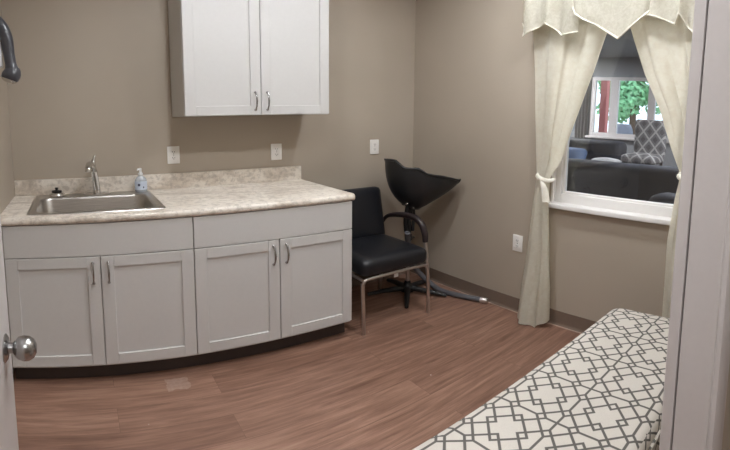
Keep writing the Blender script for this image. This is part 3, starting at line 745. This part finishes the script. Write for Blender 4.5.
box(b, a0, a1, OY0, OY1, OZ1 - .07, OZ1); box(b, a0, a1, OY0, OY1, OZ0, OZ0 + .08); box(b, a0, a1, OY1 - .09, OY1, OZ0 + .08, OZ1 - .07); box(b, a0, a1, OY0, OY0 + .09, OZ0 + .08, OZ1 - .07)
box(b, a0 + .003, a1 - .003, 1.255, 1.425, OZ0 + .08, OZ1 - .07); box(b, a0 + .003, a1 - .003, .49, .63, OZ0 + .08, OZ1 - .07)
w2 = struct('window_2', b, M['lounge_wall'] if False else M['trim'])
b = nb(); box(b, LX + .03, LX + .034, OY0 + .05, OY1 - .05, OZ0 + .05, OZ1 - .05); finish('glass_pane', b, M['glass_out'], (0, 0, 0), w2, 0)
b = nb(); box(b, LX - .09, LX + .02, OY0 - .05, OY1 + .05, OZ0 - .05, OZ0, .006); finish('window_sill', b, M['trim'], (0, 0, 0), w2)
b = nb(); rows = []
for k in range(2):
    rows.append([Vector((LX - .06 + .025 * math.sin(j * .9), 1.86 + .3 * j / 30, (2.5, .1)[k])) for j in range(31)])
loft(b, rows, False); bmesh.ops.solidify(b, geom=b.faces[:], thickness=.004)
single('drape', b, M['grey_drape'], (LX - .06, 2.0, .1), 'grey drape beside the far lounge window', 'curtain', smooth=80)

def sofa(name, label, cat, loc, L, D, Hh, rot, n):
    """two-arm sofa built facing -y then turned; origin on the floor"""
    r = thing(name, label, cat, (0, 0, 0))
    b = nb(); cushion(b, (0, D / 2 - .13, Hh / 2 + .03), L - .1, .26, Hh - .06, .09); part('backrest', b, M['sofa'], r, smooth=80)
    b = nb(); box(b, -L / 2 + .04, L / 2 - .04, -D / 2 + .04, D / 2 - .05, .08, .30, .03); part('base', b, M['sofa'], r)
    for s in (-1, 1):
        b = nb(); cushion(b, (s * (L / 2 - .12), -.02, .34), .24, D - .06, .56, .09); part('arm', b, M['sofa'], r, smooth=80)
    for k in range(n):
        w = (L - .5) / n; b = nb(); cushion(b, (-(L - .5) / 2 + w * (k + .5), -.10, .38), w - .01, D - .32, .18, .05, .02); part('seat_cushion', b, M['sofa'], r, smooth=80)
    for sx_ in (-1, 1):
        for sy_ in (-1, 1):
            b = nb(); box(b, sx_ * (L / 2 - .12) - .025, sx_ * (L / 2 - .12) + .025, sy_ * (D / 2 - .12) - .025, sy_ * (D / 2 - .12) + .025, 0, .09); part('leg', b, M['dark_wood'], r)
    r.location = loc; r.rotation_euler = (0, 0, rot)
    return r
sofa('sofa', 'long charcoal leather sofa seen through the window below the damask chair', 'sofa', (4.75, -1.05, 0), 2.1, .95, .93, PI / 2 + .10, 2)
sofa('loveseat', 'charcoal leather loveseat with blue cushion at left beyond the glass', 'sofa', (6.35, .78, 0), 1.35, .95, 1.02, -PI / 2 - .1, 2)
sofa('armchair', 'charcoal leather armchair at right beyond the glass near the curtain', 'armchair', (3.72, -2.05, 0), 1.0, .95, .82, PI / 2 - .35, 1)
b = nb(); cushion(b, (0, 0, 0), .46, .34, .16, .07, .05); pl = single('cushion', b, M['pillow'], (0, 0, 0), 'dusty blue cushion leaning on the loveseat beyond the glass', 'cushion', smooth=80)
pl.location = (6.27, .80, .715); pl.rotation_euler = (1.1, 0, -PI / 2 - .1)
b = nb(); cushion(b, (0, 0, 0), .42, .20, .10, .045, .03); th = single('throw_blanket', b, M['throw'], (0, 0, 0), 'pale folded throw beside the blue cushion on the loveseat', 'blanket', smooth=80)
th.location = (6.28, .235, .685); th.rotation_euler = (0, 0, -PI / 2)

# damask high-back chair
dc = thing('dining_chair', 'high-back chair in grey damask fabric seen through the window', 'chair', (6.62, -.18, 0))
b = nb(); cushion(b, (6.85, -.18, 1.10), .11, .49, .62, .04, .0); part('backrest', b, M['damask'], dc, smooth=80)
b = nb(); cushion(b, (6.60, -.18, .76), .48, .50, .14, .05, .03); part('seat', b, M['damask'], dc, smooth=80)
for x in (6.42, 6.82):
    for y in (-.38, .02):
        b = nb(); tube(b, [(x, y, 0), (x, y, .72)], [.016, .022], 8); part('leg', b, M['dark_wood'], dc)
can(5.3, -2.2, LH, M['lounge_fill'], 'added round fill light over the long lounge sofa', .1)  # added to brighten the lounge behind the glass
can(7.2, 2.7, LH, M['lounge_fill'], 'added round fill light near the grey lounge drape', .1)  # added fill that lifts the far wall and window frames

# ------------------------------------------------------------------ outdoors
b = nb(); box(b, LX + .15, 40, -22, 26, -.2, -.08); struct('ground', b, M['concrete'], smooth=0)
b = nb(); box(b, 9.95, 10.11, 2.13, 2.29, -.08, 3.4, .01); box(b, 9.88, 10.18, 2.06, 2.36, -.08, .06, .01)
single('porch_post', b, M['red_post'], (10.03, 2.21, -.08), 'red brown porch post outside the left pane', 'post')
pc2 = thing('patio_chair', 'grey rounded patio chair standing outside the far window', 'chair', (10.6, 2.06, -.08))
b = nb(); rows = []
for k in range(9):
    z = .42 + .83 * k / 8; wd = .27 * (1 - (max(0, k - 5) / 3.6) ** 2 * .55) * (.8 + .2 * min(1, k / 3))
    rows.append([Vector((10.75 - .10 * math.cos(a) + .10 * k / 8, 2.06 + wd * math.sin(a), z)) for a in [-PI / 2 + PI * j / 10 for j in range(11)]])
loft(b, rows, False); bmesh.ops.solidify(b, geom=b.faces[:], thickness=.02); part('shell_back', b, M['planter'], pc2, smooth=80)
b = nb(); cushion(b, (10.58, 2.06, .42), .48, .50, .06, .02); part('seat', b, M['planter'], pc2, smooth=80)
for x in (10.40, 10.76):
    for y in (1.86, 2.26):
        b = nb(); tube(b, [(x, y, -.08), (x, y, .41)], .016, 8); part('leg', b, M['planter'], pc2)

def tree(loc, hgt, rad, seed, label):
    rnd = random.Random(seed); r = thing('tree', label, 'tree', loc, 'leafy trees outside the far window'); L0 = Vector(loc)
    b = nb(); tube(b, [L0, L0 + Vector((.05, 0, hgt * .35)), L0 + Vector((0, .1, hgt * .7))], [.16, .12, .05], 10)
    for k in range(5):
        a = k * 1.3; s = L0 + Vector((.03, 0, hgt * (.3 + .07 * k))); tube(b, [s, s + Vector((math.cos(a), math.sin(a), .7)) * rad * .55], [.06, .02], 8)
    part('trunk', b, M['bark'], r)
    b = nb()
    cl = [(Vector((rnd.uniform(-1, 1) * rad * .75, rnd.uniform(-1, 1) * rad * .75, hgt * rnd.uniform(.33, .95))), rad * rnd.uniform(.3, .5)) for _ in range(26)]
    for c, cr_ in cl:
        for _ in range(125):
            d = Vector((rnd.gauss(0, 1), rnd.gauss(0, 1), rnd.gauss(0, 1))).normalized() * cr_ * rnd.uniform(.6, 1)
            p = L0 + c + d; n = (d.normalized() + Vector((rnd.uniform(-.6, .6), rnd.uniform(-.6, .6), rnd.uniform(-.2, .9)))).normalized(); u = n.orthogonal().normalized(); v = n.cross(u); s = rnd.uniform(.09, .17)
            ang = rnd.uniform(0, PI); u, v = u * math.cos(ang) + v * math.sin(ang), v * math.cos(ang) - u * math.sin(ang)
            q = [p - u * s, p + v * s * .5 + n * .02, p + u * s, p - v * s * .5 + n * .02]
            b.faces.new([b.verts.new(x) for x in q])
    part('foliage', b, M['leaf'], r, smooth=0)
for k, (x, y, h, rd, lb) in enumerate([(17.0, 7.4, 5.2, 1.02, 'leafy tree behind the red brown post'), (17.0, 4.5, 5.0, 1.24, 'leafy tree in the middle pane of the far window'), (17.4, 1.3, 5.2, 1.12, 'leafy tree behind the damask chair outside the far window')]):
    tree((x, y, -.08), h, rd, 11 + k, lb)

# ------------------------------------------------------------------ daylight
w = bpy.data.worlds.new('World'); SC.world = w; w.use_nodes = True
bg = w.node_tree.nodes['Background']; bg.inputs[0].default_value = (.90, .96, 1, 1); bg.inputs[1].default_value = 3.2

# ------------------------------------------------------------------ camera: the photo is a hand-held phone panorama (cylindrical)
f, cx, cy, fy = 475.492, 371.55, 152.154, 475.492 * (1 - .146)
yaw, pitch, roll = (math.radians(a) for a in (35.445, -5.824, .448))
Fw = Vector((math.sin(yaw) * math.cos(pitch), math.cos(yaw) * math.cos(pitch), math.sin(pitch)))
Rt = Vector((math.cos(yaw), -math.sin(yaw), 0)); Up = Rt.cross(Fw)
R2 = Rt * math.cos(roll) + Up * math.sin(roll); U2 = -Rt * math.sin(roll) + Up * math.cos(roll)
cd = bpy.data.cameras.new('camera'); co = bpy.data.objects.new('camera', cd); COL.objects.link(co)
cd.type = 'PANO'; cd.panorama_type = 'CENTRAL_CYLINDRICAL'; cd.central_cylindrical_radius = 1
cd.central_cylindrical_range_u_min = -cx / f; cd.central_cylindrical_range_u_max = (730 - cx) / f
cd.central_cylindrical_range_v_max = cy / fy; cd.central_cylindrical_range_v_min = -(450 - cy) / fy
m = Matrix((R2, U2, -Fw)).transposed().to_4x4(); m.translation = Vector((.375, -2.657, 1.417)); co.matrix_world = m
cd.clip_start = .02; cd.clip_end = 200
SC.camera = co
vs = SC.view_settings
vs.view_transform = 'Standard'; vs.look = 'None'; vs.exposure = 0; vs.gamma = 1; vs.use_curve_mapping = False
